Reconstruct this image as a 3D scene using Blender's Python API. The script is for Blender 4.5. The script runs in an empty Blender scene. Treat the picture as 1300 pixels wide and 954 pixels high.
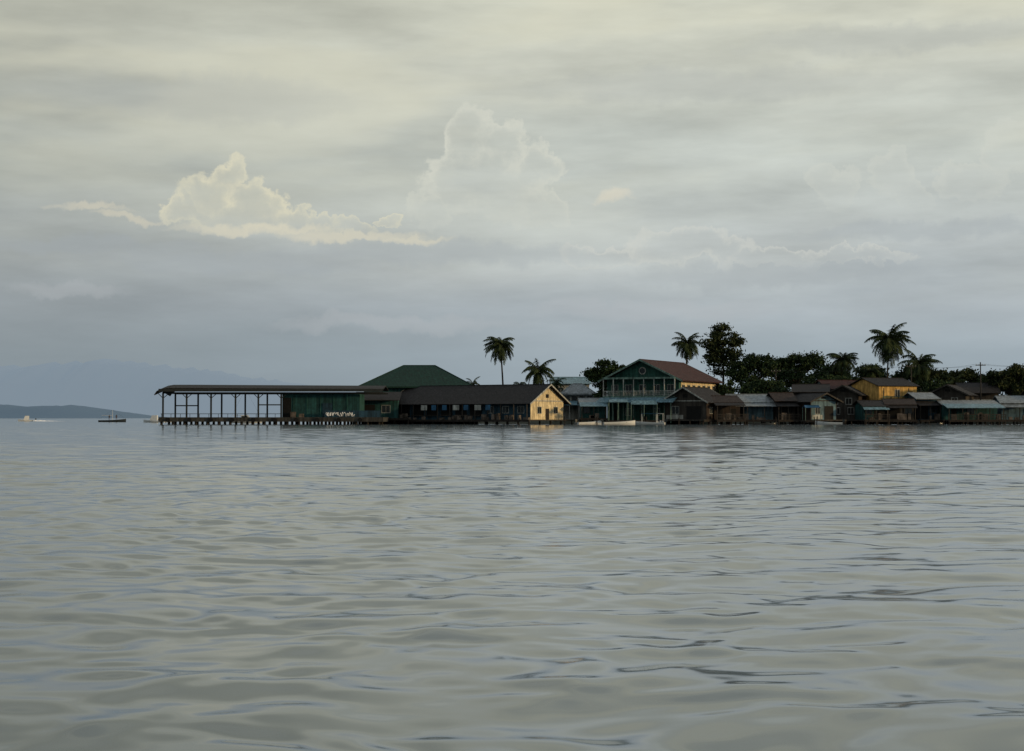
import bpy, math, random
import numpy as np
from mathutils import Vector, Matrix
random.seed(7); rng=np.random.default_rng(11)
F=2000.0; CH=1.3; HY=530.5
def X(px,d): return (px-650)/F*d
def Z(py,d): return CH+(HY-py)/F*d
def s2l(c): 
    return tuple(((v/255)/12.92 if v/255<=0.04045 else ((v/255+0.055)/1.055)**2.4) for v in c)
sc=bpy.context.scene
sc.view_settings.view_transform='Standard'; sc.view_settings.look='None'; sc.view_settings.exposure=0
col=sc.collection
# ---------------- materials
def newmat(name):
    m=bpy.data.materials.new(name); m.use_nodes=True
    nt=m.node_tree; b=nt.nodes['Principled BSDF']; return m,nt,b
def mat(name,c,rough=0.8,var=0.35,scale=1.2,pattern=None,pscale=3.0,pstr=0.4,metal=0.0,stain=True,emis=None,K=0.62):
    m,nt,b=newmat(name); N=nt.nodes; L=nt.links
    c=tuple(v*K for v in c)
    tc=N.new('ShaderNodeTexCoord')
    no=N.new('ShaderNodeTexNoise'); no.inputs['Scale'].default_value=scale; no.inputs['Detail'].default_value=4; no.inputs['Roughness'].default_value=0.65
    L.new(tc.outputs['Object'],no.inputs['Vector'])
    r=N.new('ShaderNodeValToRGB'); r.color_ramp.elements[0].position=0.3; r.color_ramp.elements[1].position=0.7
    r.color_ramp.elements[0].color=tuple(v*(1-var) for v in c)+(1,)
    r.color_ramp.elements[1].color=tuple(min(1,v*(1+var)) for v in c)+(1,)
    L.new(no.outputs['Fac'],r.inputs['Fac']); out=r.outputs['Color']
    if stain:
        mp=N.new('ShaderNodeMapping'); mp.inputs['Scale'].default_value=(2.5,2.5,0.25)
        L.new(tc.outputs['Object'],mp.inputs['Vector'])
        n2=N.new('ShaderNodeTexNoise'); n2.inputs['Scale'].default_value=1.0; n2.inputs['Detail'].default_value=3
        L.new(mp.outputs['Vector'],n2.inputs['Vector'])
        mr=N.new('ShaderNodeMapRange'); mr.inputs['From Min'].default_value=0.35; mr.inputs['From Max'].default_value=0.65
        mr.inputs['To Min'].default_value=0.5; mr.inputs['To Max'].default_value=1.1
        L.new(n2.outputs['Fac'],mr.inputs['Value'])
        mx=N.new('ShaderNodeVectorMath'); mx.operation='SCALE'
        L.new(out,mx.inputs[0]); L.new(mr.outputs['Result'],mx.inputs['Scale']); out=mx.outputs['Vector']
    L.new(out,b.inputs['Base Color'])
    b.inputs['Roughness'].default_value=rough; b.inputs['Metallic'].default_value=metal; b.inputs['Specular IOR Level'].default_value=0.2
    if pattern:
        w=N.new('ShaderNodeTexWave'); w.bands_direction=pattern; w.inputs['Scale'].default_value=pscale; w.inputs['Distortion'].default_value=0.3
        L.new(tc.outputs['Object'],w.inputs['Vector'])
        bp=N.new('ShaderNodeBump'); bp.inputs['Strength'].default_value=pstr; bp.inputs['Distance'].default_value=0.05
        L.new(w.outputs['Fac'],bp.inputs['Height']); L.new(bp.outputs['Normal'],b.inputs['Normal'])
    if emis:
        b.inputs['Emission Color'].default_value=tuple(emis)+(1,); b.inputs['Emission Strength'].default_value=1
    return m
M_={}
M_['teal']=mat('teal_painted_boards',(0.022,0.095,0.10),pattern='Z',pscale=2.2)
M_['teal2']=mat('sea_green_boards',(0.035,0.13,0.11),pattern='Z',pscale=2.2)
M_['blue']=mat('blue_painted_boards',(0.025,0.07,0.11),pattern='Z',pscale=2.2)
M_['paleblue']=mat('pale_blue_boards',(0.14,0.24,0.30),pattern='Z',pscale=2.2)
M_['cream']=mat('cream_boards',(0.52,0.44,0.28),pattern='Z',pscale=2.0,K=1)
M_['ochre']=mat('ochre_wall',(0.46,0.29,0.09),pattern='Z',pscale=2.0,K=1)
M_['white']=mat('weathered_white_paint',(0.36,0.38,0.37),rough=0.6,K=.8)
M_['trim']=mat('pale_green_trim',(0.17,0.28,0.25),rough=0.6)
M_['wood']=mat('dark_weathered_wood',(0.03,0.025,0.022),pattern='X',pscale=2.0)
M_['wood2']=mat('grey_weathered_wood',(0.06,0.055,0.05),pattern='X',pscale=2.0)
M_['brownwall']=mat('brown_boards',(0.045,0.034,0.03),pattern='Z',pscale=2.0)
M_['darkroof']=mat('dark_corrugated_iron',(0.026,0.024,0.026),rough=0.75,pattern='X',pscale=1.6,pstr=0.8)
M_['rust']=mat('rusty_corrugated_iron',(0.048,0.034,0.03),rough=0.8,pattern='X',pscale=1.6,pstr=0.8)
M_['redroof']=mat('red_brown_tile_roof',(0.07,0.03,0.03),rough=0.85,var=0.25,pattern='Y',pscale=1.4,pstr=0.8)
M_['greenroof']=mat('green_metal_roof',(0.006,0.045,0.032),rough=0.75,var=0.2,pattern='X',pscale=1.2,pstr=0.6)
M_['zinc']=mat('pale_zinc_roof',(0.2,0.23,0.25),rough=0.5,pattern='X',pscale=1.6,pstr=0.6,K=.85)
M_['bluezinc']=mat('blue_zinc_roof',(0.14,0.25,0.31),rough=0.5,pattern='X',pscale=1.6,pstr=0.6,K=.85)
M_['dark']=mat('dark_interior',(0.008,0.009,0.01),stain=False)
M_['glass']=mat('window_glass',(0.02,0.03,0.035),rough=0.15,stain=False)
M_['tarp']=mat('blue_tarpaulin',(0.03,0.12,0.24),rough=0.6,stain=False)
M_['steel']=mat('painted_steel_posts',(0.03,0.035,0.035),rough=0.6,stain=False)
M_['concrete']=mat('wet_concrete',(0.06,0.06,0.055))
M_['hull']=mat('white_fibreglass',(0.5,0.53,0.55),rough=0.35,var=0.08,stain=False,K=.9)
M_['hull2']=mat('dark_hull_paint',(0.03,0.04,0.05),rough=0.4,stain=False)
M_['cloth']=mat('shirt_cloth',(0.08,0.05,0.05),stain=False)
M_['bark']=mat('bark',(0.05,0.043,0.035),pattern='Z',pscale=3)
M_['foam']=mat('foam',(0.75,0.78,0.8),stain=False,K=1)
M_['ground']=mat('ground_soil_grass',(0.035,0.04,0.02),stain=False)
M_['goods']=mat('stored_goods',(0.12,0.1,0.085),scale=0.9,var=0.9,stain=False)
def leafmat(name,dark,light,scale):
    m,nt,b=newmat(name);N=nt.nodes;L=nt.links
    tc=N.new('ShaderNodeTexCoord'); no=N.new('ShaderNodeTexNoise'); no.inputs['Scale'].default_value=scale; no.inputs['Detail'].default_value=3
    L.new(tc.outputs['Object'],no.inputs['Vector'])
    r=N.new('ShaderNodeValToRGB'); r.color_ramp.elements[0].position=0.38; r.color_ramp.elements[1].position=0.62
    r.color_ramp.elements[0].color=tuple(dark)+(1,); r.color_ramp.elements[1].color=tuple(light)+(1,)
    L.new(no.outputs['Fac'],r.inputs['Fac']); L.new(r.outputs['Color'],b.inputs['Base Color']); b.inputs['Roughness'].default_value=0.9; b.inputs['Specular IOR Level'].default_value=0.15
    return m
M_['leaf']=leafmat('broadleaf_foliage',(0.008,0.018,0.008),(0.028,0.048,0.017),0.6)
M_['leaf2']=leafmat('olive_foliage',(0.011,0.019,0.008),(0.038,0.048,0.017),0.5)
M_['palm']=leafmat('palm_foliage',(0.011,0.021,0.009),(0.034,0.048,0.017),0.9)
# ---------------- builder
class Obj:
    def __init__(s,name,loc=(0,0,0),rot=0):
        s.e=bpy.data.objects.new(name,None); s.e.location=loc; s.e.rotation_euler=(0,0,rot); s.e.empty_display_size=0.5
        col.objects.link(s.e); s.p={}
    def part(s,n,m):
        if n not in s.p: s.p[n]=([],[],m)
        return s.p[n]
    def poly(s,n,m,vs,fs):
        v,f,_=s.part(n,m); o=len(v); v.extend(vs); f.extend([tuple(i+o for i in q) for q in fs])
    def box(s,n,m,x0,x1,y0,y1,z0,z1):
        s.poly(n,m,[(x0,y0,z0),(x1,y0,z0),(x1,y1,z0),(x0,y1,z0),(x0,y0,z1),(x1,y0,z1),(x1,y1,z1),(x0,y1,z1)],
          [(0,3,2,1),(4,5,6,7),(0,1,5,4),(1,2,6,5),(2,3,7,6),(3,0,4,7)])
    def slab(s,n,m,quad,t):
        a=[Vector(q) for q in quad]; nr=(a[1]-a[0]).cross(a[3]-a[0]).normalized()*t
        if nr.z<0: nr=-nr
        k=len(a)
        s.poly(n,m,[tuple(v) for v in a]+[tuple(v+nr) for v in a],
          [tuple(range(k))[::-1],tuple(range(k,2*k))]+[(i,(i+1)%k,(i+1)%k+k,i+k) for i in range(k)])
    def cyl(s,n,m,p0,p1,r0,r1=None,k=8):
        if r1 is None: r1=r0
        p0=Vector(p0);p1=Vector(p1);d=(p1-p0).normalized(); a=d.orthogonal().normalized(); b=d.cross(a)
        vs=[tuple(p0+(a*math.cos(2*math.pi*i/k)+b*math.sin(2*math.pi*i/k))*r0) for i in range(k)]+[tuple(p1+(a*math.cos(2*math.pi*i/k)+b*math.sin(2*math.pi*i/k))*r1) for i in range(k)]
        s.poly(n,m,vs,[(i,(i+1)%k,(i+1)%k+k,i+k) for i in range(k)]+[tuple(range(k))[::-1],tuple(range(k,2*k))])
    def done(s):
        for n,(v,f,m) in s.p.items():
            me=bpy.data.meshes.new(n); me.from_pydata(v,[],f); me.materials.append(M_[m]); me.update()
            o=bpy.data.objects.new(n,me); col.objects.link(o); o.parent=s.e
        return s.e
def gable(o,xa,xb,W,z0,ze,zr,wall,roof,gw=None,ov=0.6,t=0.12,trim='white',oa=0.5,ob=0.5):
    gw=gw or wall; th=0.15
    o.box('front_wall',wall,xa,xb,0,th,z0,ze); o.box('rear_wall',wall,xa,xb,W-th,W,z0,ze)
    for nm,x,dx in(('gable_wall_a',xa,th),('gable_wall_b',xb-th,th)):
        vs=[(x,th,z0),(x,W-th,z0),(x,W-th,ze),(x,W/2,zr-0.05),(x,th,ze)]; vs+= [(a+dx,b,c) for a,b,c in vs]
        o.poly(nm,gw,vs,[(4,3,2,1,0),(5,6,7,8,9)]+[(i,(i+1)%5,(i+1)%5+5,i+5) for i in range(5)])
    sl=(zr-ze)/(W/2); zo=ze-sl*ov
    o.slab('roof',roof,[(xa-oa,-ov,zo),(xb+ob,-ov,zo),(xb+ob,W/2,zr),(xa-oa,W/2,zr)],t)
    o.slab('roof',roof,[(xa-oa,W/2,zr+.002),(xb+ob,W/2,zr+.002),(xb+ob,W+ov,zo),(xa-oa,W+ov,zo)],t)
    o.box('ridge_cap',roof,xa-oa,xb+ob,W/2-.15,W/2+.15,zr+t-.02,zr+t+.06)
    if trim:
        for x in (xa-oa-.06,xb+ob+.003):
            for y0,y1 in((-ov,W/2),(W+ov,W/2)):
                vs=[(x,y0,zo-.12),(x,y1,zr-.12),(x,y1,zr+t+.05),(x,y0,zo+t+.05)]; vs+=[(a+.057,b,c) for a,b,c in vs]
                o.poly('barge_board',trim,vs,[(0,1,2,3),(7,6,5,4)]+[(i,(i+1)%4,(i+1)%4+4,i+4) for i in range(4)])
def win_y(o,x,z,w,h,y=0.0,trim='white',gl='glass',sgn=-1):
    o.box('window_glass',gl,x-w/2,x+w/2,y+sgn*.03,y+sgn*.005,z,z+h)
    for a,b,c,d in((x-w/2-.08,x+w/2+.08,z-.1,z-.002),(x-w/2-.08,x+w/2+.08,z+h+.002,z+h+.1),(x-w/2-.08,x-w/2-.002,z,z+h),(x+w/2+.002,x+w/2+.08,z,z+h),(x-.03,x+.03,z,z+h)):
        o.box('window_frame_'+trim,trim,a,b,y+sgn*.07,y+sgn*.033,c,d)
def win_x(o,y,z,w,h,x=0.0,sgn=-1,trim='white',gl='glass'):
    a,b=sorted((x+sgn*.03,x+sgn*.005)); o.box('window_glass',gl,a,b,y-w/2,y+w/2,z,z+h)
    a,b=sorted((x+sgn*.07,x+sgn*.033))
    for p,q,c,d in((y-w/2-.08,y+w/2+.08,z-.1,z-.002),(y-w/2-.08,y+w/2+.08,z+h+.002,z+h+.1),(y-w/2-.08,y-w/2-.002,z,z+h),(y+w/2+.002,y+w/2+.08,z,z+h),(y-.03,y+.03,z,z+h)):
        o.box('window_frame_'+trim,trim,a,b,p,q,c,d)
def deck(o,x0,x1,y0,y1,z,step=2.6,m='wood2',rail=False):
    o.box('deck',m,x0,x1,y0,y1,z-.22,z)
    n=max(2,int((x1-x0)/step)); 
    for i in range(n+1):
        x=x0+.15+(x1-x0-.3)*i/n
        for y in (y0+.2,(y0+y1)/2,y1-.2): o.cyl('piles','wood',(x,y,-2),(x,y,z-.22),.16,.14)
    o.box('deck_beam','wood',x0,x1,y0-.12,y0-.003,z-.42,z-.03)
    if rail: railing(o,x0,x1,y0+.08,z)
def railing(o,x0,x1,y,z,m='wood2',h=.95,step=1.5):
    n=max(1,int((x1-x0)/step))
    for i in range(n+1):
        x=x0+.05+(x1-x0-.1)*i/n; o.box('railing_posts',m,x-.05,x+.05,y-.05,y+.05,z,z+h)
    o.box('railing_rails',m,x0,x1,y-.04,y+.04,z+h+.002,z+h+.09); o.box('railing_mid',m,x0,x1,y-.09,y-.053,z+h*.5,z+h*.5+.08)
    k=int((x1-x0)/.35)
    for i in range(k):
        x=x0+.2+i*.35; o.box('balusters',m,x-.02,x+.02,y-.02,y+.02,z+.05,z+h-.005)

# ---------------- water
def make_water():
    rn=np.exp(np.linspace(math.log(1.2),math.log(420),1500)); rf=np.exp(np.linspace(math.log(430),math.log(40000),50)); r=np.concatenate([rn,rf])
    ta=np.radians(34); tf=np.linspace(-ta,ta,720); tc1=np.linspace(ta,2*math.pi-ta,90)[1:-1]; th=np.concatenate([tf,tc1]); nt_=len(th); nr=len(r)
    T,R=np.meshgrid(th,r); x=np.sin(T)*R; y=np.cos(T)*R
    h=np.zeros_like(x); sp=R*0.0042
    wx=x+0.5*np.sin(y*0.31+1.0)+0.9*np.sin(x*0.17+y*0.09)+.10*np.sin(2.1*y+1.1*x)+.06*np.sin(3.7*x-1.9*y+1); wy=y+0.45*np.sin(x*0.43+2)+0.8*np.sin(x*0.13-y*0.21)+.10*np.sin(1.9*x-.8*y+.5)+.06*np.sin(4.1*y+1.3*x)
    patch=0.85+0.4*np.sin(x*0.31+0.6*np.sin(y*0.23))*np.sin(y*0.17+x*0.07+1.3)+0.25*np.sin(y*0.051+x*.037)
    NW=96
    for i in range(NW):
        if i<88: Lw=0.24*(3.0/0.24)**(i/87)*rng.uniform(.9,1.1); s=0.0118 if Lw<1.3 else .0068
        else: Lw=rng.uniform(4,9); s=.0035
        ang=math.radians(rng.normal(10,44))
        if Lw<0.4: s*=0.6
        k=2*math.pi/Lw; a=s/k*1.0
        att=np.clip((Lw/sp-1.3)/2.0,0,1)
        ph=rng.uniform(0,6.28)
        kx=k*math.sin(ang);ky=k*math.cos(ang)
        q=np.sin(kx*wx+ky*wy+ph)
        h+=a*att*(q if Lw>2 else q*patch)
    h*=np.clip((600-R)/300,0,1)
    v=np.stack([x,y,h],-1).reshape(-1,3).astype(np.float32)
    i0=np.arange(nr-1)[:,None]*nt_; j=np.arange(nt_)[None,:]; j2=(j+1)%nt_
    f=np.stack([i0+j,i0+j2,i0+nt_+j2,i0+nt_+j],-1).reshape(-1,4)[:, ::-1]
    me=bpy.data.meshes.new('water'); me.vertices.add(len(v)); me.vertices.foreach_set('co',v.ravel())
    me.loops.add(f.size); me.loops.foreach_set('vertex_index',f.astype(np.int32).ravel())
    me.polygons.add(len(f)); me.polygons.foreach_set('loop_start',np.arange(0,f.size,4,dtype=np.int32)); me.polygons.foreach_set('loop_total',np.full(len(f),4,dtype=np.int32))
    me.polygons.foreach_set('use_smooth',np.ones(len(f),dtype=bool))
    me.update(calc_edges=True); me.validate()
    o=bpy.data.objects.new('water',me); col.objects.link(o)
    m,nt,b=newmat('sea_water'); N=nt.nodes;L=nt.links
    b.inputs['Base Color'].default_value=(0.075,0.105,0.12,1); b.inputs['Roughness'].default_value=0.09; b.inputs['IOR'].default_value=1.47
    tc=N.new('ShaderNodeTexCoord')
    mp=N.new('ShaderNodeMapping'); mp.inputs['Scale'].default_value=(0.6,1.0,1.0); mp.inputs['Rotation'].default_value=(0,0,0.2); L.new(tc.outputs['Object'],mp.inputs['Vector'])
    n1=N.new('ShaderNodeTexNoise'); n1.inputs['Scale'].default_value=1.6; n1.inputs['Detail'].default_value=2; n1.inputs['Roughness'].default_value=.45; L.new(mp.outputs['Vector'],n1.inputs['Vector'])
    n2=N.new('ShaderNodeTexNoise'); n2.inputs['Scale'].default_value=0.35; n2.inputs['Detail'].default_value=2; L.new(mp.outputs['Vector'],n2.inputs['Vector'])
    b1=N.new('ShaderNodeBump'); b1.inputs['Strength'].default_value=0.25; b1.inputs['Distance'].default_value=0.05; L.new(n1.outputs['Fac'],b1.inputs['Height'])
    b2=N.new('ShaderNodeBump'); b2.inputs['Strength'].default_value=0.3; b2.inputs['Distance'].default_value=0.26; L.new(n2.outputs['Fac'],b2.inputs['Height']); L.new(b1.outputs['Normal'],b2.inputs['Normal'])
    L.new(b2.outputs['Normal'],b.inputs['Normal'])
    me.materials.append(m)
make_water()

# ---------------- sky (world)
def make_world():
    w=bpy.data.worlds.new('World'); sc.world=w; w.use_nodes=True; nt=w.node_tree; N=nt.nodes; L=nt.links
    N.clear(); out=N.new('ShaderNodeOutputWorld'); bg=N.new('ShaderNodeBackground'); bg.inputs['Strength'].default_value=0.1; L.new(bg.outputs[0],out.inputs[0])
    def setin(s,v):
        if isinstance(v,(int,float)): s.default_value=v
        elif isinstance(v,tuple): s.default_value=v
        else: L.new(v,s)
    def M(op,a,b=None,c=None,clamp=False):
        n=N.new('ShaderNodeMath'); n.operation=op; n.use_clamp=clamp; setin(n.inputs[0],a)
        if b is not None: setin(n.inputs[1],b)
        if c is not None: setin(n.inputs[2],c)
        return n.outputs[0]
    def SS(v,a,b,lo=0.0,hi=1.0):
        n=N.new('ShaderNodeMapRange'); n.interpolation_type='SMOOTHSTEP'
        setin(n.inputs['Value'],v); setin(n.inputs['From Min'],a); setin(n.inputs['From Max'],b); setin(n.inputs['To Min'],lo); setin(n.inputs['To Max'],hi); return n.outputs['Result']
    def noise(vec,scale,detail=5,rough=.55,color=False):
        n=N.new('ShaderNodeTexNoise'); n.inputs['Scale'].default_value=scale; n.inputs['Detail'].default_value=detail; n.inputs['Roughness'].default_value=rough
        L.new(vec,n.inputs['Vector']); return n.outputs['Color'] if color else n.outputs['Fac']
    def VM(op,a,b):
        n=N.new('ShaderNodeVectorMath'); n.operation=op; setin(n.inputs[0],a); setin(n.inputs[1],b); return n.outputs[0]
    def mixc(f,a,b):
        n=N.new('ShaderNodeMix'); n.data_type='RGBA'; setin(n.inputs[0],f); 
        for s,v in((n.inputs[6],a),(n.inputs[7],b)):
            if isinstance(v,tuple): s.default_value=v+(1,)
            else: L.new(v,s)
        return n.outputs[2]
    tc=N.new('ShaderNodeTexCoord'); D=tc.outputs['Generated']
    sx=N.new('ShaderNodeSeparateXYZ'); L.new(D,sx.inputs[0]); x,y,z=sx.outputs
    az=M('ARCTAN2',x,y); el=M('ARCSINE',z)
    tilt=N.new('ShaderNodeVectorRotate'); tilt.rotation_type='Y_AXIS'; tilt.inputs['Angle'].default_value=0.06; L.new(D,tilt.inputs['Vector'])
    st=VM('MULTIPLY',tilt.outputs[0],(1.0,1.0,4.5))
    v1=noise(st,3.2,4,.55); v2=noise(VM('MULTIPLY',D,(1.0,1.0,5.0)),9.0,5,.6)
    stops=[(0.0,(142,157,168)),(.04,(152,165,174)),(.068,(166,175,181)),(.10,(178,184,184)),(.165,(189,194,187)),(.215,(197,199,187)),(.27,(204,205,189)),(.42,(211,214,205)),(.8,(198,205,209)),(1.0,(168,177,185))]
    eln=M('ADD',el,M('MULTIPLY',M('SUBTRACT',v1,.5),SS(el,0.02,.15,0.02,.10)))
    ramp=N.new('ShaderNodeValToRGB'); cr=ramp.color_ramp
    while len(cr.elements)<len(stops): cr.elements.new(0.5)
    for e,(p,c) in zip(cr.elements,stops): e.position=p; e.color=s2l(c)+(1,)
    L.new(eln,ramp.inputs['Fac']); base=ramp.outputs['Color']
    lr=SS(az,-0.36,0.12,0.75,1.05)
    bri=M('MULTIPLY',lr,M('ADD',1.03,M('ADD',M('MULTIPLY',M('SUBTRACT',v2,.5),SS(el,.0,.12,.15,.65)),M('MULTIPLY',M('SUBTRACT',v1,.5),SS(el,0,.15,.1,.45)))))
    def scale(c,f):
        n=N.new('ShaderNodeVectorMath'); n.operation='SCALE'; L.new(c,n.inputs[0]); setin(n.inputs['Scale'],f); return n.outputs[0]
    base=scale(base,bri)
    warm=M('MULTIPLY',M('MULTIPLY',SS(v1,.48,.64),SS(el,.08,.24,0,.5)),SS(el,.3,.6,1.0,.2))
    base=mixc(warm,base,s2l((218,216,194)))
    nd=noise(D,34,5,.58,True); sn=N.new('ShaderNodeSeparateColor'); L.new(nd,sn.inputs[0]); nr_,ng_,nb_=sn.outputs
    nf=noise(D,150,3,.6,True); sf=N.new('ShaderNodeSeparateColor'); L.new(nf,sf.inputs[0])
    def warp(a,n1,amp,n2,amp2): return M('ADD',a,M('ADD',M('MULTIPLY',M('SUBTRACT',n1,.5),amp),M('MULTIPLY',M('SUBTRACT',n2,.5),amp2)))
    azw=warp(az,nr_,.042,sf.outputs[0],.010); elw=warp(el,ng_,.042,sf.outputs[1],.010)
    def A(px): return math.atan((px-650)/F)
    def E(py): return math.atan((HY-py)/F)
    def field(blobs,aw,ew):
        f=None
        for (px,py,rx,ry) in blobs:
            da=M('MULTIPLY',M('SUBTRACT',aw,A(px)),F/rx); de=M('MULTIPLY',M('SUBTRACT',ew,E(py)),F/ry)
            q=M('SUBTRACT',1.0,M('ADD',M('MULTIPLY',da,da),M('MULTIPLY',de,de)))
            f=q if f is None else M('SMOOTH_MAX',f,q,.12)
        return f
    rel=M('MULTIPLY',M('SUBTRACT',ng_,.5),1.9); rel=M('ADD',rel,M('MULTIPLY',M('SUBTRACT',sf.outputs[2],.5),1.1))
    def cloud(base,blobs,pb0,pb1,colr,strength,core=.35,edge=.3,relk=.6,ce=.85):
        f=field(blobs,azw,elw); m=SS(f,0.0,edge)
        inn=SS(f,.15,ce,1.0,core)
        bm=SS(el,E(pb0),E(pb1))
        i=M('MULTIPLY',M('MULTIPLY',m,inn),M('MULTIPLY',bm,M('ADD',1.0,M('MULTIPLY',rel,relk))))
        i=M('MULTIPLY',i,strength,clamp=True)
        return mixc(i,base,colr)
    base=cloud(base,[(1060,240,38,26),(1130,232,30,36),(1165,255,30,20),(1290,205,38,38),(1240,240,40,28)],290,225,s2l((212,214,204)),.38)
    base=cloud(base,[(598,175,38,42),(640,182,32,34),(678,215,30,30),(575,225,45,45),(630,240,70,50),(545,265,36,26),(690,262,34,24)],330,180,s2l((220,220,206)),.66,core=.25,edge=.42,ce=.9,relk=1.0)
    base=cloud(base,[(292,225,24,31),(262,250,40,30),(325,258,34,26),(235,268,34,18),(300,275,90,22),(372,276,34,16),(410,282,34,12),(455,284,34,11),(497,274,16,9)],318,258,s2l((226,220,193)),.76,core=.3,edge=.46,relk=1.0,ce=1.0)
    base=cloud(base,[(760,322,62,18),(850,312,66,24),(905,318,60,22),(980,330,80,16),(1070,336,90,12)],356,318,s2l((212,213,205)),.6,core=.12,edge=.4)
    azs=warp(az,nr_,.04,sf.outputs[0],.010); els=warp(el,ng_,.022,sf.outputs[1],.006)
    def streak(base,blobs,colr,strength,edge=1.0):
        f=field(blobs,azs,els); i=M('MULTIPLY',SS(f,0,edge),strength,clamp=True); return mixc(i,base,colr)
    base=streak(base,[(118,273,60,7),(165,282,50,6)],s2l((218,210,188)),.5)
    base=streak(base,[(330,292,130,10),(440,299,120,9),(520,304,60,7)],s2l((222,215,192)),.6)
    base=streak(base,[(779,250,34,13)],s2l((229,220,198)),.5)
    base=streak(base,[(560,322,280,20),(300,335,250,18),(120,320,180,16)],s2l((162,170,176)),.38)
    base=streak(base,[(90,376,90,12),(830,392,190,16),(500,410,200,14)],s2l((180,184,188)),.35)
    base=streak(base,[(980,352,260,18),(1180,300,200,16)],s2l((164,172,177)),.42)
    base=streak(base,[(250,130,260,34),(900,110,300,26),(1150,60,240,20)],s2l((174,178,175)),.38)
    below=SS(el,-.02,0.0); base=mixc(below,s2l((80,92,100)),base)
    sky=N.new('ShaderNodeTexSky'); sky.sky_type='NISHITA'; sky.sun_disc=False; sky.sun_elevation=math.radians(9); sky.sun_rotation=math.radians(108)
    fin=mixc(.95,sky.outputs[0],scale(base,10.0))
    L.new(fin,bg.inputs['Color'])
    w.cycles.sampling_method='MANUAL'; w.cycles.sample_map_resolution=512
make_world()
# sun
sl=bpy.data.lights.new('sun','SUN'); sl.energy=3.0; sl.angle=math.radians(3); sl.color=(1,.70,.36)
so=bpy.data.objects.new('sun',sl); col.objects.link(so)
ts=Vector((math.cos(math.radians(-18)),math.sin(math.radians(-18)),math.tan(math.radians(9)))).normalized()
so.rotation_euler=ts.to_track_quat('Z','Y').to_euler(); so.location=(200,-50,80)

# ---------------- hills and ground
def hillmesh(name,d,prof,depth,m,seed,jit):
    r=random.Random(seed); n=160; xs0,xs1=prof[0][0],prof[-1][0]; V=[];Fc=[]; rows=7
    ph=[r.uniform(0,6.28) for _ in range(8)]
    for i in range(n+1):
        px=xs0+(xs1-xs0)*i/n
        for (a,b) in zip(prof[:-1],prof[1:]):
            if a[0]<=px<=b[0]: py=a[1]+(b[1]-a[1])*(px-a[0])/(b[0]-a[0]+1e-9)
        hh=max(0,Z(py,d)); hh*=1+jit*sum(math.sin(px*(.02*1.7**k)+ph[k])/(1.5**k) for k in range(8))
        for j in range(rows):
            t=j/(rows-1); V.append((X(px,d),d+depth*(t-.5),hh*math.sin(math.pi*t)**.8*(1+.05*r.uniform(-1,1)) -0.5))
    for i in range(n):
        for j in range(rows-1):
            a=i*rows+j; Fc.append((a,a+rows,a+rows+1,a+1))
    me=bpy.data.meshes.new(name); me.from_pydata(V,[],Fc); me.materials.append(m); 
    for p in me.polygons:p.use_smooth=True
    o=bpy.data.objects.new(name,me); col.objects.link(o)
hm=mat('hill_forest_haze_glow',(0.04,0.06,0.075),scale=.004,var=.2,stain=False,emis=s2l((64,82,97)))  # distance haze painted in: bluish base colour plus emission, no real atmosphere
mm=mat('mountain_haze_glow',(0.03,0.035,0.04),scale=.0008,var=.1,stain=False,emis=s2l((120,135,148)))  # emission stands in for air haze, toned close to the sky behind
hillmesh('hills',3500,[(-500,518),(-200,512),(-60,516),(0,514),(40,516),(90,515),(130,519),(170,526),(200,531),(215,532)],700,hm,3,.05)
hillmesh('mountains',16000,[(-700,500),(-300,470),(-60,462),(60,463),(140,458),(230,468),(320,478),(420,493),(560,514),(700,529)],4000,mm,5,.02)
def ground():
    V=[];Fc=[]; nx,ny=140,20; x0,x1=X(585,312),X(1650,312)
    for i in range(nx+1):
        for j in range(ny+1):
            x=x0+(x1-x0)*i/nx; t=j/ny; yf=309+1.2*math.sin(x*.3)+.8*math.sin(x*.9)+ max(0,(x0+14-x))*1.2
            y=yf+t*160; e=min(1,j/1.5,(ny-j)/2,i/3,(nx-i)/3); V.append((x,y,-.6+1.5*e+.15*math.sin(x*.2)*math.cos(y*.17)))
    for i in range(nx):
        for j in range(ny): a=i*(ny+1)+j; Fc.append((a,a+ny+1,a+ny+2,a+1))
    me=bpy.data.meshes.new('ground'); me.from_pydata(V,[],Fc); me.materials.append(M_['ground']); o=bpy.data.objects.new('ground',me); col.objects.link(o)
ground()

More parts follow.
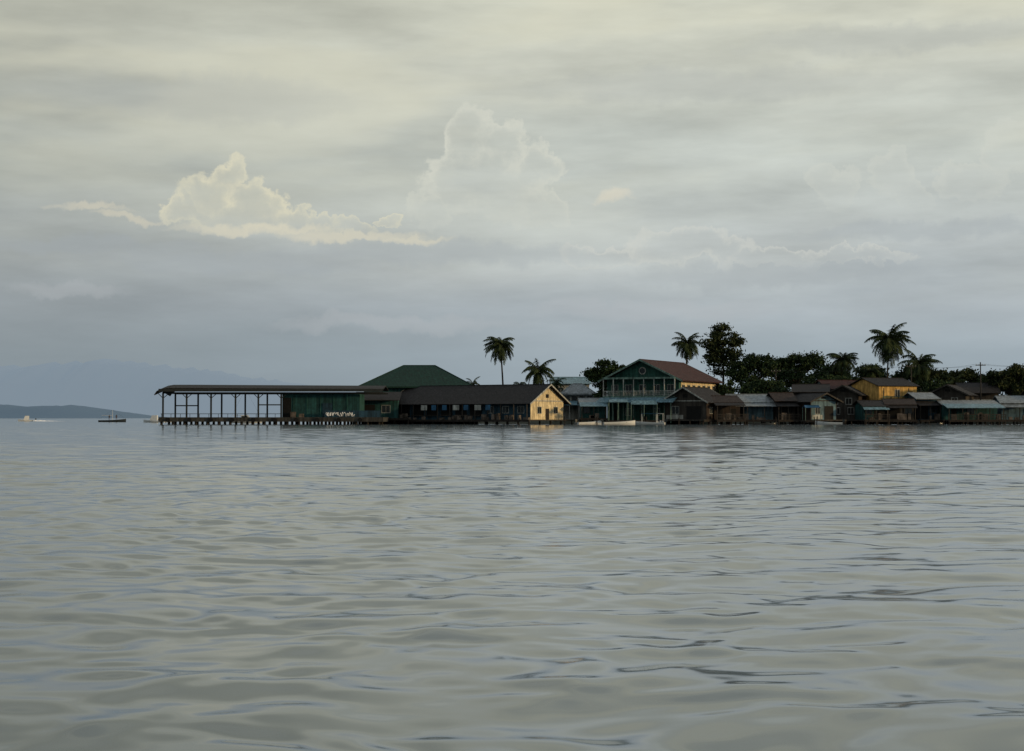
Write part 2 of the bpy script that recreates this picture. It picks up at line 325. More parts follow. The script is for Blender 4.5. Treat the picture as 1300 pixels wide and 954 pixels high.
# ---------------- pier shed
def pier_shed():
    d=300; x0=X(200,d); o=Obj('pier_shed',(X(330,d),d,0)); ox=X(330,d)
    x=lambda p:X(p,d)-ox
    zd=Z(530,d); 
    prof=[(198,500.5),(201,496),(206,493.3),(213,492.2),(240,492.2),(487,493.5)]
    for (a,b) in zip(prof[:-1],prof[1:]):
        za=Z(a[1],d); zb=Z(b[1],d)
        o.slab('roof','darkroof',[(x(a[0]),-1.2,za-.25),(x(b[0]),-1.2,zb-.25),(x(b[0]),5.5,zb+.5),(x(a[0]),5.5,za+.5)],.14)
        o.slab('roof','darkroof',[(x(a[0]),5.502,za+.5),(x(b[0]),5.502,zb+.5),(x(b[0]),12.5,zb-.3),(x(a[0]),12.5,za-.3)],.14)
    o.box('fascia','steel',x(203),x(487),-1.3,-1.22,Z(497.5,d),Z(494,d))
    for yy in(0,5.5,11): 
        o.box('eave_beam','steel',x(206),x(487),yy-.1,yy+.1,Z(500,d),Z(498.2,d))
    ps=[207,237,268,299,328,357]
    for p in ps:
        for yy,dx in((0,0),(11,0)):
            o.box('posts','steel',x(p)-.15,x(p)+.15,yy-.15,yy+.15,zd,Z(500,d)-.002)
        o.cyl('braces','steel',(x(p),0,Z(506,d)),(x(p+7),0,Z(500,d)),.07); o.cyl('braces','steel',(x(p),0,Z(506,d)),(x(p-6),0,Z(500,d)),.07)
    o.box('mid_rail','steel',x(328),x(357),-.08,.08,Z(515,d),Z(513.5,d))
    o.box('mid_rail','steel',x(207),x(237),10.9,11.1,Z(515.5,d),Z(514,d))
    o.box('guard_rail','steel',x(205),x(357),-.6,-.52,Z(526,d),Z(525.3,d))
    for i in range(13): o.box('guard_rail_posts','steel',x(206+i*12)-.04,x(206+i*12)+.04,-.6,-.52,zd,Z(526,d))
    o.box('deck','concrete',x(203),x(487),-1,13,zd-.85,zd)
    for i in range(20):
        for yy in(-.5,6,12): o.cyl('piles','wood',(x(206+i*14.5),yy,-2),(x(206+i*14.5),yy,zd-.85),.25)
    for i in range(10): o.cyl('fenders','dark',(x(215+i*27),-1.25,zd-.5),(x(215+i*27),-1.02,zd-.5),.42,k=14)
    o.box('hall_walls','teal',x(357.5),x(456),1,10.8,zd,Z(500.3,d))
    for p in (372,389,406,423,440): o.box('wall_battens','teal2',x(p)-.06,x(p)+.06,.92,.997,zd,Z(500.4,d))
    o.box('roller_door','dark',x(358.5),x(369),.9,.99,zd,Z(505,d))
    o.box('blue_door','blue',x(409),x(421),.88,.985,zd+.3,Z(512,d))
    o.box('low_wall','blue',x(412),x(484),-.5,-.3,zd,Z(521.5,d))
    rr=random.Random(4)
    for i in range(16):
        p=415+i*2.3; pts=[(x(p+rr.uniform(-1,1.4)),-.53,Z(rr.uniform(523.3,529),d)) for _ in range(5)]
        for a,b in zip(pts[:-1],pts[1:]): o.cyl('painted_scrawl','foam',a,b,.06,k=4)
    for i in range(16):
        p=rr.uniform(358,480); w=rr.uniform(.4,1.1); h=rr.uniform(.4,1.2); o.box('crates','goods',x(p)-w/2,x(p)+w/2,-.2,.5,zd,zd+h)
    o.done()
pier_shed()

def hip(o,x0,x1,y0,y1,ze,zr,inset,roof,t=.15):
    ym=(y0+y1)/2; xa=x0+inset; xb=x1-inset
    A=(x0,y0,ze);B=(x1,y0,ze);C=(x1,y1,ze);D=(x0,y1,ze);R=(xa,ym,zr);S=(xb,ym,zr)
    o.poly('roof',roof,[A,B,C,D,R,S],[(0,1,5,4),(2,3,4,5)]); o.poly('roof_hips',roof,[A,B,C,D,R,S],[(1,2,5),(3,0,4)])
    o.box('fascia',roof,x0,x1,y0,y0+.1,ze-.3,ze-.01);o.box('fascia',roof,x0,x0+.1,y0+.1,y1,ze-.3,ze-.01);o.box('fascia',roof,x1-.1,x1,y0+.1,y1,ze-.3,ze-.01)
    o.box('soffit','dark',x0+.1,x1-.1,y0+.1,y1,ze-.2,ze-.1)
    for a,b in((A,R),(B,S),(R,S)): o.cyl('ridge_caps',roof,a,b,.12)
def green_hall():
    d=322; ox=X(528,d); o=Obj('green_roofed_hall',(ox,d,0)); x=lambda p:X(p,d)-ox
    hip(o,x(455),x(603),-1.2,19,Z(491,d),Z(462.5,d),(x(603)-x(455))*.36,'greenroof')
    o.box('walls','teal',x(462),x(596),0,17.5,-.5,Z(492.8,d))
    for p in range(470,595,14): win_y(o,x(p),Z(512,d),1.2,1.6)
    o.box('deck','concrete',x(450),x(606),-2,19,Z(532,d)-.4,Z(532,d))
    for i in range(12):
        for yy in(-1.5,8,17): o.cyl('piles','wood',(x(452+i*13.5),yy,-2),(x(452+i*13.5),yy,Z(532,d)-.4),.25)
    o.done()
green_hall()
def leanto():
    d=313; ox=X(480,d); o=Obj('lean_to_store',(ox,d,0)); x=lambda p:X(p,d)-ox
    o.box('walls','teal',x(452),x(505),0,5,Z(531,d),Z(507,d))
    o.slab('roof','darkroof',[(x(449),-1.5,Z(509,d)),(x(508),-1.5,Z(509,d)),(x(508),5,Z(498,d)),(x(449),5,Z(498,d))],.12)
    deck(o,x(449),x(520),-2,6,Z(531,d))
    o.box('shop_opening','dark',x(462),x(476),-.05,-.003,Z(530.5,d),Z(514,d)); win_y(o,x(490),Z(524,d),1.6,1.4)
    o.done()
leanto()
def market():
    th=math.radians(34); d=299; o=Obj('waterfront_market',(X(673,d),d,0),-th)
    L_=33.0; W=12.0; z0=Z(533,d); ze=Z(509,d); zr=Z(491.5,d)+.5
    gable(o,-L_,0,W,z0,ze,zr,'blue','darkroof',gw='cream',ov=1.3,oa=.8,ob=.9,trim='white')
    for i in range(9):
        x=-L_+1.5+i*3.5
        if i<6:
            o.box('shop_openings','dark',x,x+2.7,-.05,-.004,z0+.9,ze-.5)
            o.box('counter','wood2',x-.1,x+2.8,-.5,-.053,z0+.75,z0+.9)
        else: win_y(o,x+1.4,z0+1.3,1.4,1.2)
    for i in range(12): o.box('verandah_posts','wood2',-L_+i*3-.08,-L_+i*3+.08,-1.25,-1.09,z0-.2,ze-.62)
    for i,m in enumerate(['white','tarp','tarp','white','tarp','white','tarp']):
        xx=-L_+8+i*2.6; o.box('banners_'+m,m,xx,xx+(1.5 if m=='white' else 1.1),-1.34,-1.28,ze-1.75,ze-.75)
    win_x(o,3.2,z0+1.2,1.3,1.2,x=0,sgn=1,gl='dark'); win_x(o,9,z0+1.2,1.3,1.2,x=0,sgn=1,gl='dark')
    o.box('door','wood',.004,.07,5.4,6.6,z0,z0+2.1)
    o.box('gable_vent','dark',.004,.06,5.5,6.5,ze+.6,ze+1.3)
    o.box('belt_board','white',.01,.09,.3,W-.3,ze-.1,ze+.1)
    deck(o,-L_-1,1.5,-2.6,W+1,z0,step=2.4)
    rr=random.Random(9)
    for i in range(26):
        p=rr.uniform(-L_,0); w=rr.uniform(.3,1.2); h=rr.uniform(.3,1.3); o.box('goods','goods',p,p+w,-2.2,-1.5,z0,z0+h)
    o.done()
market()
def white_house():
    d=325; ox=X(733,d); o=Obj('white_hip_house',(ox,d,0)); x=lambda p:X(p,d)-ox
    hip(o,x(711),x(757),-1,9,Z(500,d),Z(487,d),2.8,'zinc')
    o.box('walls','white',x(714),x(754),0,8,0,Z(501.5,d))
    for p in(720,729,739,748): win_y(o,x(p),Z(511,d),.9,1.1,trim='wood2')
    o.slab('porch_roof','bluezinc',[(x(709),-4,Z(515,d)),(x(759),-4,Z(515,d)),(x(759),-.1,Z(509.5,d)),(x(709),-.1,Z(509.5,d))],.1)
    for p in(711,722,734,746,757): o.box('porch_posts','white',x(p)-.07,x(p)+.07,-3.8,-3.66,.2,Z(515.2,d))
    o.done()
    d=345; ox=X(725,d); o=Obj('blue_roofed_house',(ox,d,0)); x=lambda p:X(p,d)-ox
    gable(o,x(702),x(748),9,0,Z(487,d),Z(479,d),'white','bluezinc',trim='white')
    for p in(712,724,736): win_y(o,x(p),Z(500,d),1.2,1.3)
    o.done()
white_house()
def green_house():
    al=math.radians(27); d=306; o=Obj('green_two_storey_house',(X(862,d),d,0),math.pi/2-al)
    W=15.2; L_=22; z0=.6; ze=Z(480.5,d); zr=Z(457,d); zf=Z(503,d)
    gable(o,0,L_,W,z0,ze,zr,'teal2','redroof',gw='teal2',ov=1.3,oa=1.6,ob=.6,trim='trim',t=.2)
    o.cyl('round_window_frame','white',(-.12,W/2,ze+1.55),(-.004,W/2,ze+1.55),.75,k=20); o.cyl('round_window_glass','glass',(-.16,W/2,ze+1.55),(-.123,W/2,ze+1.55),.55,k=20)
    o.box('belt','trim',-.1,-.004,0,W,ze-.1,ze+.15)
    o.box('balcony_floor','trim',-2.2,-.004,0,W,zf-.25,zf)
    for i in range(8):
        y=.1+i*(W-.2)/7; o.box('balcony_posts','white',-2.15,-1.99,y-.08,y+.08,zf,ze-.1); o.box('lower_posts','trim',-2.15,-1.99,y-.09,y+.09,z0,zf-.25)
    o.box('balcony_beam','trim',-2.2,-1.95,0,W,ze-.1,ze+.25)
    o.box('balcony_soffit','teal',-1.95,-.11,0,W,ze-.02,ze+.1)
    o.box('railing_top','white',-2.14,-2.04,0,W,zf+.95,zf+1.05); o.box('railing_bottom','white',-2.14,-2.04,0,W,zf+.15,zf+.22)
    for i in range(50):
        y=.15+i*(W-.3)/49; o.box('balusters','white',-2.12,-2.06,y-.03,y+.03,zf+.22,zf+.95)
    for i in range(5):
        y=1.7+i*2.95; win_x(o,y,zf+.7,1.3,1.5); 
        if i%2: win_x(o,y,z0+1.2,1.3,1.3)
        else: o.box('doors','wood',-.07,-.004,y-.6,y+.6,z0+.1,z0+2.4)
    o.box('upper_band','cream',1,L_-.5,-.06,-.004,zf+.5,ze-.15)
    for i in range(7): win_y(o,2.2+i*2.9,zf+.8,1.4,1.35,y=-.061)
    for i in range(6): win_y(o,2.5+i*3.3,z0+1.3,1.3,1.2)
    o.slab('verandah_roof','bluezinc',[(-4.6,-.5,zf-1.3),(-4.6,W+.5,zf-1.3),(-2.25,W+.5,zf-.35),(-2.25,-.5,zf-.35)],.1)
    for i in range(6):
        y=i*W/5; o.cyl('verandah_posts','trim',(-4.4,y,.2),(-4.4,y,zf-1.25),.08)
    o.done()
green_house()
def gablefront(name,pc,d,adeg,W,L_,yr,ye,yf,wall,roof,gw,trim='white',big=True):
    al=math.radians(adeg); o=Obj(name,(X(pc,d),d,0),math.pi/2-al); z0=Z(yf,d); ze=Z(ye,d); zr=Z(yr,d)
    gable(o,0,L_,W,z0,ze,zr,wall,roof,gw=gw,ov=.8,oa=1.1,trim=trim)
    if big:
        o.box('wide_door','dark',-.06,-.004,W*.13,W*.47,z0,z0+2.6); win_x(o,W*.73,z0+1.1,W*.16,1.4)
        o.box('pale_panel','white',-.05,-.004,W*.55,W*.95,z0+.1,z0+.9)
    else:
        for q in(.25,.7): win_x(o,W*q,z0+1.1,1.1,1.2,gl='dark'); win_x(o,W*q+.4,z0+(ze-z0)*.6,1.1,1.1)
    o.box('belt',trim or 'wood2',-.1,-.004,.2,W-.2,ze-.1,ze+.08); o.box('gable_vent','dark',-.07,-.004,W/2-.5,W/2+.5,ze+(zr-ze)*.25,ze+(zr-ze)*.5)
    for i in range(3): win_y(o,L_*.2+i*L_*.3,z0+1.2,1.2,1.1)
    if yf>530: deck(o,-2.5,L_*.6,-.5,W+.5,z0)
    o.done()
gablefront('boathouse',897,300.5,32,9,10,492,509,533,'brownwall','darkroof','wood2')
gablefront('gable_fronted_shack',1062,303,-24,6,8,500,509,533,'brownwall','darkroof','paleblue',trim='wood2')
gablefront('gable_fronted_house',1090,307,20,6,10,490,500,533,'brownwall','darkroof','wood2',trim='wood2',big=False)
gablefront('gable_fronted_cottage',1226,309,26,7,9,489,500,532,'wood2','darkroof','wood2',trim='wood2',big=False)
def wf(name,p0,p1,d,dep,yr,ye,yf,wall,roof,rot=0,storeys=1,porch=None,lit=None,seed=1,pale='white',dk=True,trim=None):
    rr=random.Random(seed); ox=X((p0+p1)/2,d); o=Obj(name,(ox,d,0),math.radians(rot)); hw=(p1-p0)/2*d/F
    z0=Z(yf,d); ze=Z(ye,d); zr=Z(yr,d)
    gable(o,-hw,hw,dep,z0,ze,zr,wall,roof,ov=.8 if not lit else .4,trim=trim,gw=lit or wall)
    sh=(ze-z0)/storeys
    for s in range(storeys):
        zb=z0+s*sh; n=max(2,int(hw*2/2.8))
        for i in range(n):
            x=-hw+(i+.5)*2*hw/n+rr.uniform(-.2,.2); k=rr.random()
            if k<.25: o.box('doors',rr.choice(['wood','dark']),x-.5,x+.5,-.06,-.004,zb+.05,zb+min(2.1,sh-.4))
            elif k<.6: win_y(o,x,zb+sh*.35,rr.uniform(.9,1.5),sh*.38,trim=rr.choice([pale,'wood2']),gl=rr.choice(['glass','dark']))
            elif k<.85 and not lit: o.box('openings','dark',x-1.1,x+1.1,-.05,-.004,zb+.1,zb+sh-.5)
        if s>0:
            o.box('balcony_floor','wood2',-hw,hw,-1.6,-.004,zb-.2,zb); railing(o,-hw,hw,-1.5,zb,m=rr.choice(['wood2','white','teal2']))
            for i in range(n+1): o.box('balcony_posts','wood2',-hw+.08+i*(2*hw-.16)/n-.06,-hw+.08+i*(2*hw-.16)/n+.06,-1.58,-1.46,zb+1.05,ze-.5)
    if porch:
        pz,pm,pd=porch; zt=Z(pz,d); 
        o.slab('porch_roof',pm,[(-hw-.4,-pd,zt-.55),(hw+.4,-pd,zt-.55),(hw+.4,-.08,zt+.25),(-hw-.4,-.08,zt+.25)],.09)
        n=max(2,int(hw*2/2.5))
        for i in range(n+1): o.cyl('porch_posts','wood2',(-hw+i*2*hw/n,-pd+.3,z0),(-hw+i*2*hw/n,-pd+.3,zt-.5),.08)
    if dk:
        pd=(porch[2] if porch else 1.8); deck(o,-hw-.3,hw+.3,-pd-.4,dep*.5,z0,rail=(seed%2==0))
        for i in range(int(hw*1.5)):
            p=rr.uniform(-hw,hw-1); w=rr.uniform(.3,1.1); h=rr.uniform(.3,1.4); o.box('goods','goods',p,p+w,-pd+.1,-pd+.7,z0,z0+h)
    return o
wf('low_teal_shop',738,768,309,7,506,512,531,'teal','zinc',porch=(513,'bluezinc',2.5),seed=3).done()
wf('fish_shed',906,940,303,7,503,510,533,'brownwall','rust',rot=9,porch=(512,'darkroof',2.5),seed=4).done()
wf('zinc_roofed_shed',926,990,306,8,501,510,533,'paleblue','zinc',rot=-4,porch=(513,'zinc',3),seed=5).done()
wf('rusty_cabin',985,1010,304,7,499,508,533,'brownwall','rust',rot=7,seed=6,porch=(513,'darkroof',2)).done()
wf('brown_stilt_house',1008,1050,309,9,488,497,533,'brownwall','darkroof',rot=-12,storeys=2,seed=8,porch=(511,'zinc',3.5)).done()
wf('ochre_two_storey_house',1112,1168,312,11,480,490,531,'ochre','darkroof',rot=20,storeys=2,lit='ochre',seed=12,porch=(513,'darkroof',4.0)).done()
wf('red_roofed_house',1050,1100,320,9,483,493,531,'paleblue','redroof',rot=10,storeys=2,seed=14).done()
wf('teal_shack',1096,1124,302,6,509,515,533,'teal','darkroof',rot=5,seed=16,porch=(517,'bluezinc',1.6)).done()
wf('plank_shack',1126,1160,302.5,6,507,513,533,'wood2','rust',rot=-5,seed=17,porch=(515,'darkroof',1.6)).done()
wf('narrow_stilt_house',1164,1190,306,8,499,506,533,'blue','zinc',rot=6,seed=19,storeys=1,porch=(512,'darkroof',2)).done()
wf('dark_roofed_house',1222,1266,322,10,486,498,530,'wood2','darkroof',storeys=2,seed=21,rot=-8,trim='wood2').done()
wf('teal_dock_house',1198,1266,303,7,509,514,533,'teal','zinc',seed=22,porch=(515,'bluezinc',4)).done()
wf('pale_blue_house',1272,1312,305,8,503,511,533,'paleblue','zinc',rot=-6,seed=23,porch=(514,'zinc',2)).done()
wf('rusty_waterfront_house',1316,1380,306,9,492,503,533,'brownwall','rust',seed=25,storeys=2).done()
wf('back_street_house',960,1000,338,9,492,500,530,'white','darkroof',seed=27,dk=False).done()
def canopy(p0,p1,d,yt,yb,m):
    o=Obj('dock_canopy',(X((p0+p1)/2,d),d,0)); hw=(p1-p0)/2*d/F; zt=Z(yt,d); zb=Z(yb,d); f=Z(534,d)
    o.slab('canopy_top',m,[(-hw,-1.6,zb),(hw,-1.6,zb),(hw*.9,0,zt),(-hw*.9,0,zt)],.06); o.slab('canopy_top',m,[(-hw*.9,.002,zt),(hw*.9,.002,zt),(hw,1.6,zb),(-hw,1.6,zb)],.06)
    for x in(-hw+.1,0,hw-.1):
        for y in(-1.5,1.5): o.cyl('canopy_posts','trim',(x,y,f),(x,y,zb),.05)
    deck(o,-hw-.4,hw+.4,-2,2.2,f); o.done()
canopy(772,797,302,507.5,511,'bluezinc'); canopy(800,834,303,509,514,'bluezinc'); canopy(1020,1040,300,515,518,'tarp')

# ---------------- boats
def hullmesh(o,L_,B,H,m,n=14):
    V=[];Fc=[]; prof=[(0,0),(.55,.12),(.9,.55),(1,1),(.92,1),(.8,.4),(0,.25)]
    k=len(prof)
    for i in range(n+1):
        t=i/n; w=B/2*(1-(max(0,t-.45)/.55)**2.2)+.02; sh=H*(.8+.45*t**2.5); keel=H*.35*max(0,t-.6)**1.5*2
        for sgn in(1,-1):
            for (a,b) in prof: V.append((L_*(t-.5),sgn*w*a,-.18+keel+(sh-keel)*b))
    for i in range(n):
        for sidx in(0,1):
            for j in range(k-1):
                a=i*2*k+sidx*k+j; Fc.append((a,a+2*k,a+2*k+1,a+1))
    Fc.append(tuple(list(range(0,4))+list(range(k+3,k,-1))))
    o.poly('hull',m,V,Fc)
def boat(name,px,d,L_,rot,m='hull',top=None,cabin=False,B=None,H=.75,motor=True,mast=0):
    o=Obj(name,(X(px,d),d,0),math.radians(rot)); B=B or L_*.27; hullmesh(o,L_,B,H,m)
    for t in(-.25,0,.2): o.box('thwarts','wood2',L_*t-.12,L_*t+.12,-B*.42,B*.42,H*.5,H*.56)
    if motor:
        o.box('outboard_cowl','hull2',-L_/2-.45,-L_/2-.02,-.18,.18,H*.75,H*1.35); o.box('outboard_leg','hull2',-L_/2-.3,-L_/2-.12,-.07,.07,-.4,H*.75)
    if top:
        o.slab('canopy',top,[(-L_*.3,-B*.45,H+1.25),(L_*.18,-B*.45,H+1.3),(L_*.18,B*.45,H+1.3),(-L_*.3,B*.45,H+1.25)],.06)
        for x in(-L_*.28,L_*.16):
            for y in(-B*.42,B*.42): o.cyl('canopy_poles','hull',(x,y,H*.7),(x,y,H+1.27),.03)
    if cabin:
        o.poly('cabin',m,[(-L_*.15,-B*.3,H*.7),(L_*.2,-B*.3,H*.7),(L_*.2,B*.3,H*.7),(-L_*.15,B*.3,H*.7),(-L_*.15,-B*.27,H+1.2),(L_*.08,-B*.27,H+1.2),(L_*.08,B*.27,H+1.2),(-L_*.15,B*.27,H+1.2)],[(4,5,6,7),(0,1,5,4),(1,2,6,5),(2,3,7,6),(3,0,4,7)])
        o.box('cabin_window','glass',-L_*.12,L_*.06,-B*.32,-B*.305,H+.4,H+.95)
    if mast: 
        o.cyl('mast','hull',(0,0,H*.5),(0,0,mast),.08,.04); o.cyl('boom','hull',(0,0,H+1),(-L_*.4,0,H+1.1),.05)
        for p in((L_/2,0),(-L_/2,0)): o.cyl('stays','steel',(0,0,mast),(p[0],p[1],H),.015,k=4)
    o.done(); return o
boat('motorboat',786,294,6.2,12,top=None,cabin=False,H=.8)
boat('motorboat',822,295,6.5,168,top='tarp')
boat('motorboat',748,297,5.5,30)
boat('motorboat',838,297,5.5,80,top='white')
boat('canoe',968,297,5,5,m='hull2',motor=False,H=.45)
boat('motorboat',1052,297,5,170,m='hull')
boat('canoe',1180,298,5,4,m='hull2',motor=False,H=.45)
b=boat('motorboat',34,560,5.8,200,cabin=True)
def wake():
    V=[];Fc=[];n=40; x0=X(36,560); rr=random.Random(2)
    for i in range(n+1):
        t=i/n; 
        for j in range(7):
            s=j/6-.5; V.append((x0+2+t*12,560+s*(1.2+t*5),.02+.55*(1-t)**1.5*(math.cos(s*math.pi))*rr.uniform(.4,1.1)))
    for i in range(n):
        for j in range(6): a=i*7+j; Fc.append((a,a+7,a+8,a+1))
    me=bpy.data.meshes.new('boat_wake'); me.from_pydata(V,[],Fc); me.materials.append(M_['foam']); o=bpy.data.objects.new('boat_wake',me); col.objects.link(o)
wake()
boat('work_barge',143,470,8,3,m='hull2',cabin=False,motor=False,H=.9,mast=3.6)
boat('motorboat',196,430,6,175,cabin=True); boat('motorboat',213,450,5,10)
boat('sailing_boat',312,390,8,8,cabin=True,motor=False,mast=8.4)
def person(px,d,z,rot=0):
    J=[(0,0,.92),(0,0,1.15),(0,0,1.42),(0,0,1.52),(0,.01,1.64),(0,.01,1.74),(.1,0,.88),(.12,.02,.48),(.12,0,.08),(.12,-.12,.03),(-.1,0,.88),(-.13,.02,.48),(-.13,0,.08),(-.13,-.12,.03),(.2,0,1.4),(.27,.02,1.12),(.25,-.12,.9),(-.2,0,1.4),(-.28,.02,1.12),(-.26,-.1,.9)]
    E_=[(0,1),(1,2),(2,3),(3,4),(4,5),(0,6),(6,7),(7,8),(8,9),(0,10),(10,11),(11,12),(12,13),(2,14),(14,15),(15,16),(2,17),(17,18),(18,19)]
    R_=[.15,.14,.16,.06,.1,.08,.1,.065,.045,.04,.1,.065,.045,.04,.065,.048,.035,.065,.048,.035]
    me=bpy.data.meshes.new('person'); me.from_pydata(J,E_,[]); o=bpy.data.objects.new('person',me); col.objects.link(o)
    sk=o.modifiers.new('skin','SKIN'); me.skin_vertices[0].data[0].use_root=True
    for i,r in enumerate(R_): me.skin_vertices[0].data[i].radius=(r,r*.8)
    s=o.modifiers.new('sub','SUBSURF'); s.levels=1; s.render_levels=1
    me.materials.append(M_['cloth']); o.location=(X(px,d),d,z); o.rotation_euler=(0,0,rot)
person(139,470,.5); person(148,470,.5,.5); person(33,560,.45,1)

# ---------------- trees
def mesh_np(name,V,Fq,m,parent):
    me=bpy.data.meshes.new(name); V=np.asarray(V,dtype=np.float32); Fq=np.asarray(Fq,dtype=np.int32)
    me.vertices.add(len(V)); me.vertices.foreach_set('co',V.ravel()); me.loops.add(Fq.size); me.loops.foreach_set('vertex_index',Fq.ravel())
    me.polygons.add(len(Fq)); me.polygons.foreach_set('loop_start',np.arange(0,Fq.size,4,dtype=np.int32)); me.polygons.foreach_set('loop_total',np.full(len(Fq),4,dtype=np.int32))
    me.update(calc_edges=True); me.materials.append(m); o=bpy.data.objects.new(name,me); col.objects.link(o); o.parent=parent
def leaves(C,size,r):
    n=len(C); a=r.normal(size=(n,3)); a/=np.linalg.norm(a,axis=1)[:,None]; b=np.cross(a,r.normal(size=(n,3))); b/=np.linalg.norm(b,axis=1)[:,None]
    s=size*r.uniform(.6,1.3,(n,1)); a=a*s; b=b*s*.55
    V=np.stack([C-a,C+b,C+a,C-b],1).reshape(-1,3); return V,np.arange(4*n).reshape(-1,4)
def tree(name,p0,p1,yt,yb,d,seed,m='leaf',clumps=34,per=150,size=.3,trunkbase=.3,dy=None,lobes=None):
    r=np.random.default_rng(seed); cx=(p0+p1)/2; o=Obj(name,(X(cx,d),d,0)); W=(p1-p0)/2*d/F; z1=Z(yt,d); zb=Z(yb,d); H=(z1-zb)/2; zc=(z1+zb)/2; D_=dy or W*.8
    cl=[]; clumps=int(clumps*1.9)
    for i in range(clumps):
        v=r.normal(size=3); v/=np.linalg.norm(v); q=r.uniform(.3,1)**.55*r.uniform(.85,1.08)
        R=r.uniform(.10,.24)*min(W,H*1.2)+.15
        c=np.array([v[0]*(W-R*.5)*q,v[1]*D_*q,zc+v[2]*(H-R*.4)*q])
        if lobes:
            lx,lz,lw,lh=lobes[i%len(lobes)]; c=np.array([(lx+v[0]*lw*q)*W,v[1]*D_*lw*1.3*q,zc+(lz+v[2]*lh*q)*H]); R=r.uniform(.09,.17)*W+.15
        cl.append((c,R))
    P=[]
    for c,R in cl:
        k=int(per*.55); v=r.normal(size=(k,3))*.55; sc_=np.array([1.25,1.2,.65])*r.uniform(.8,1.2,3); P.append(c+v*R*sc_*1.15)
    V,Fq=leaves(np.concatenate(P),size,r)
    mesh_np('foliage',V,Fq,M_[m],o.e)
    th=zb+H*.4; o.cyl('trunk','bark',(0,0,trunkbase-.5),(.2,0,th),.38,.2)
    for c,R in cl[:max(8,clumps//2)]:
        mid=Vector((c[0]*.4,c[1]*.4,th+(c[2]-th)*.45)); o.cyl('limbs','bark',(.2,0,th-.3),mid,.15,.09,k=5); o.cyl('limbs','bark',mid,tuple(c),.09,.03,k=5)
    o.done()
def palm(px,yt,yc,d,R,seed,base=.5,lean=0.5,nf=26,name='coconut_palm'):
    r=np.random.default_rng(seed); o=Obj(name,(X(px,d)-lean,d,0)); zc=Z(yc,d)
    n=12; pts=[]
    for i in range(n+1):
        t=i/n; pts.append(Vector((lean*t**1.8,.3*math.sin(t*2),base-.6+(zc-base+.6)*t)))
    for i in range(n): o.cyl('trunk','bark',pts[i],pts[i+1],.24-.1*i/n,.24-.1*(i+1)/n,k=7)
    top=pts[-1]; V=[];Q=[]
    for k in range(nf):
        a=k*2.39996+r.uniform(-.35,.35); u=k/(nf-1); e=math.radians(80-115*u+r.uniform(-14,14)); Lf=R*r.uniform(.85,1.2)
        dirh=Vector((math.cos(a),math.sin(a),0)); ang=e; seg=12; side=Vector((-math.sin(a),math.cos(a),0)); prev=top.copy(); cv=r.uniform(5.5,11)
        for s in range(seg):
            stp=Lf*1.25/seg; ang-=math.radians(cv*r.uniform(.8,1.2)); ang=max(ang,-1.45); dv=dirh*math.cos(ang)+Vector((0,0,math.sin(ang))); q=prev+dv*stp
            wv=side*.035*(1-s/seg)
            b0=len(V); V+= [prev-wv,prev+wv,q+wv,q-wv]; Q.append((b0,b0+1,b0+2,b0+3))
            tt=(s+.5)/seg; ll=R*.34*math.sin(math.pi*min(1,tt*.85+.12))**.7
            if s>0:
              for rep in range(4):
                for sg in(-1,1):
                    pp=prev+(q-prev)*(rep/4+.1); dl=(side*sg*r.uniform(.4,.95)+dv*r.uniform(.3,.6)+Vector((0,0,-r.uniform(.3,1.3)))).normalized()*ll*r.uniform(.7,1.25)
                    wd=dv*.06*R/3; b0=len(V); V+=[pp-wd,pp+wd,pp+dl*.65+wd*.9+Vector((0,0,-.03)),pp+dl]; Q.append((b0,b0+1,b0+2,b0+3))
            prev=q
    mesh_np('fronds',[tuple(v) for v in V],Q,M_['palm'],o.e)
    for k in range(7):
        a=k*.9; c=top+Vector((.28*math.cos(a),.28*math.sin(a),-.3)); 
        o.cyl('coconuts','palm',c+Vector((0,0,.14)),c-Vector((0,0,.14)),.13,.1,k=6)
    o.done()
palm(635,418,438,335,3.2,1,lean=-.8,nf=48)
palm(683,455,471,330,3.4,2,lean=.6,nf=36)
palm(706,478,486,322,1.9,3,nf=18,lean=.2); palm(600,479,487,345,1.7,4,nf=16,lean=.2); palm(660,481,489,345,1.6,41,nf=16,lean=.2)
palm(873,421,437,345,3.1,5,lean=.5,nf=42)
palm(1071,440,457,340,3.2,6,lean=-.4,nf=38); palm(1130,410,432,338,4.2,7,lean=.8,nf=50); palm(1168,444,463,332,3.8,8,lean=.9,nf=38)
palm(1106,460,472,345,2.4,9,lean=-.4); palm(1213,474,484,340,2.2,10,lean=.2,nf=20); palm(1284,472,484,330,2.6,12,lean=.3)
palm(1335,440,460,340,3.2,13); palm(1420,430,452,345,3.4,14)
tree('broadleaf_tree',742,794,456,500,332,21,m='leaf',clumps=40,lobes=[(-.55,.1,.4,.4),(.1,.5,.5,.42),(.6,.2,.38,.45),(0,-.3,.7,.5)])
tree('tall_broadleaf_tree',889,946,408,474,350,22,m='leaf2',clumps=60,per=110,size=.32,lobes=[(-.05,.62,.38,.34),(-.5,.2,.4,.34),(.5,.3,.42,.34),(-.35,-.35,.45,.36),(.45,-.4,.42,.36),(0,0,.4,.5),(.1,-.8,.7,.4)])
tree('broadleaf_tree',926,988,449,498,342,23,clumps=48,lobes=[(-.6,.1,.4,.5),(0,.5,.45,.45),(.55,.3,.42,.5),(0,-.4,.9,.5)])
tree('broadleaf_tree',975,1048,447,498,352,24,clumps=60,lobes=[(-.6,.2,.36,.5),(-.05,.35,.36,.5),(.5,.55,.4,.42),(0,-.4,.9,.5)])
tree('broadleaf_tree',1030,1080,459,500,345,25,clumps=38)
tree('broadleaf_tree',1078,1130,462,500,352,26,clumps=42)
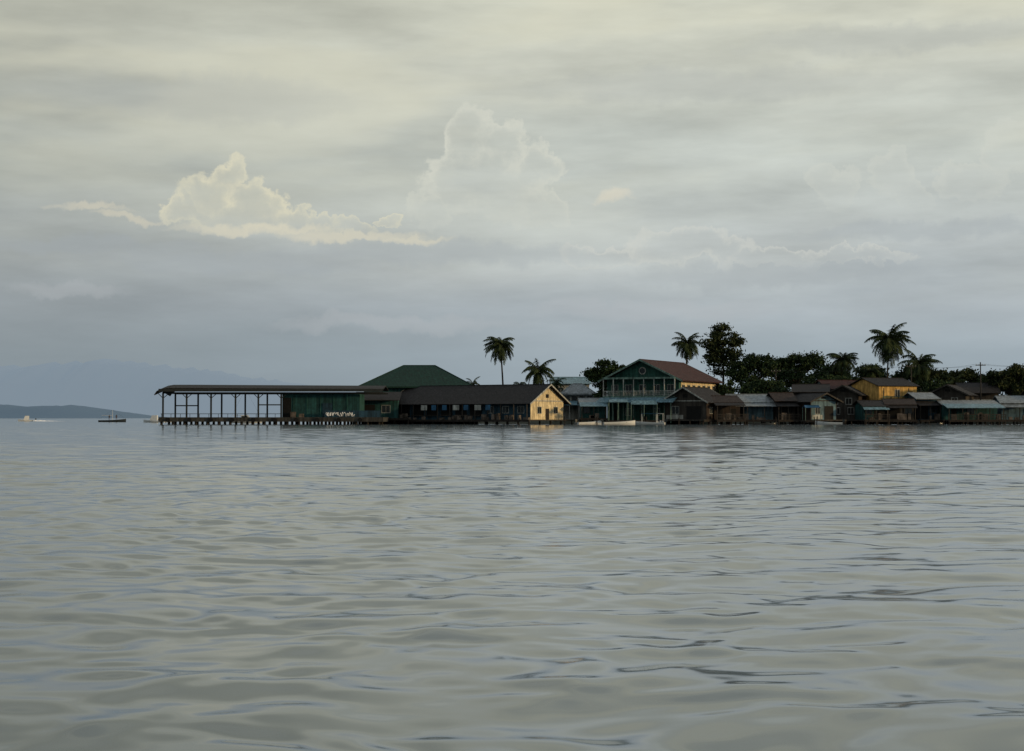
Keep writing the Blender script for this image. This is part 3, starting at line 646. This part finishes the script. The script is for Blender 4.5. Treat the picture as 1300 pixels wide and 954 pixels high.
tree('broadleaf_tree',1130,1192,462,500,350,27,clumps=46)
tree('broadleaf_tree',1180,1240,469,500,345,28,m='leaf2',clumps=46,lobes=[(-.5,.4,.4,.45),(.1,.2,.4,.5),(.6,.5,.35,.4),(0,-.4,.9,.5)])
tree('broadleaf_tree',1228,1278,473,502,345,29,clumps=38)
tree('broadleaf_tree',1252,1322,464,518,326,30,m='leaf2',clumps=60,lobes=[(-.5,.3,.42,.45),(.1,.6,.42,.38),(.6,.2,.4,.5),(0,-.4,.85,.5)])
tree('broadleaf_tree',1310,1400,455,505,340,31,clumps=50)
tree('broadleaf_tree',1390,1500,450,505,345,32,clumps=55)
tree('broadleaf_tree',700,748,484,512,350,33,clumps=30)
tree('bush',755,775,492,520,318,34,clumps=14,per=110)
tree('bush',928,1010,480,520,330,35,clumps=44)
tree('bush',1010,1110,476,522,330,36,clumps=56)
tree('bush',1160,1215,480,522,324,37,clumps=38)
tree('bush',905,935,480,515,325,38,clumps=22,per=120)
def pole(px,yt,d):
    o=Obj('utility_pole',(X(px,d),d,0)); zt=Z(yt,d); o.cyl('pole','wood2',(0,0,-.5),(0,0,zt),.17,.11); o.box('crossarm','wood2',-1,1,-.17,-.12,zt-.7,zt-.55)
    for x in(-.9,-.3,.3,.9): o.cyl('insulators','white',(x,-.145,zt-.55),(x,-.145,zt-.35),.05)
    o.done(); return (X(px,d),d,zt-.4)
a=pole(1245,460,312); b=pole(1157,462,325); c=pole(1350,458,312); d_=pole(985,468,330)
o=Obj('power_lines',(0,0,0))
for p,q in((a,b),(a,c),(b,d_)):
    for off in(-.9,.9):
        pr=None
        for i in range(17):
            t=i/16; v=Vector((p[0]+(q[0]-p[0])*t+off,p[1]+(q[1]-p[1])*t,p[2]+(q[2]-p[2])*t-1.2*4*t*(1-t)*.5))
            if pr: o.cyl('wires','steel',pr,v,.02,k=4)
            pr=v
o.done()
o=Obj('mooring_posts',(X(730,297),297,0))
rr=random.Random(5)
for i in range(26):
    x=rr.uniform(-3,75); o.cyl('posts','wood',(x,rr.uniform(-1,1.5),-2),(x+rr.uniform(-.1,.1),0,rr.uniform(.5,1.6)),.1)
o.done()

# ---------------- camera
cd=bpy.data.cameras.new('camera'); cam=bpy.data.objects.new('camera',cd); col.objects.link(cam); sc.camera=cam
cd.sensor_width=36; cd.lens=F/1300*36; cd.clip_start=.1; cd.clip_end=60000
cam.location=(0,0,CH); cam.rotation_euler=(math.radians(90)+math.atan((HY-477)/F),0,0)
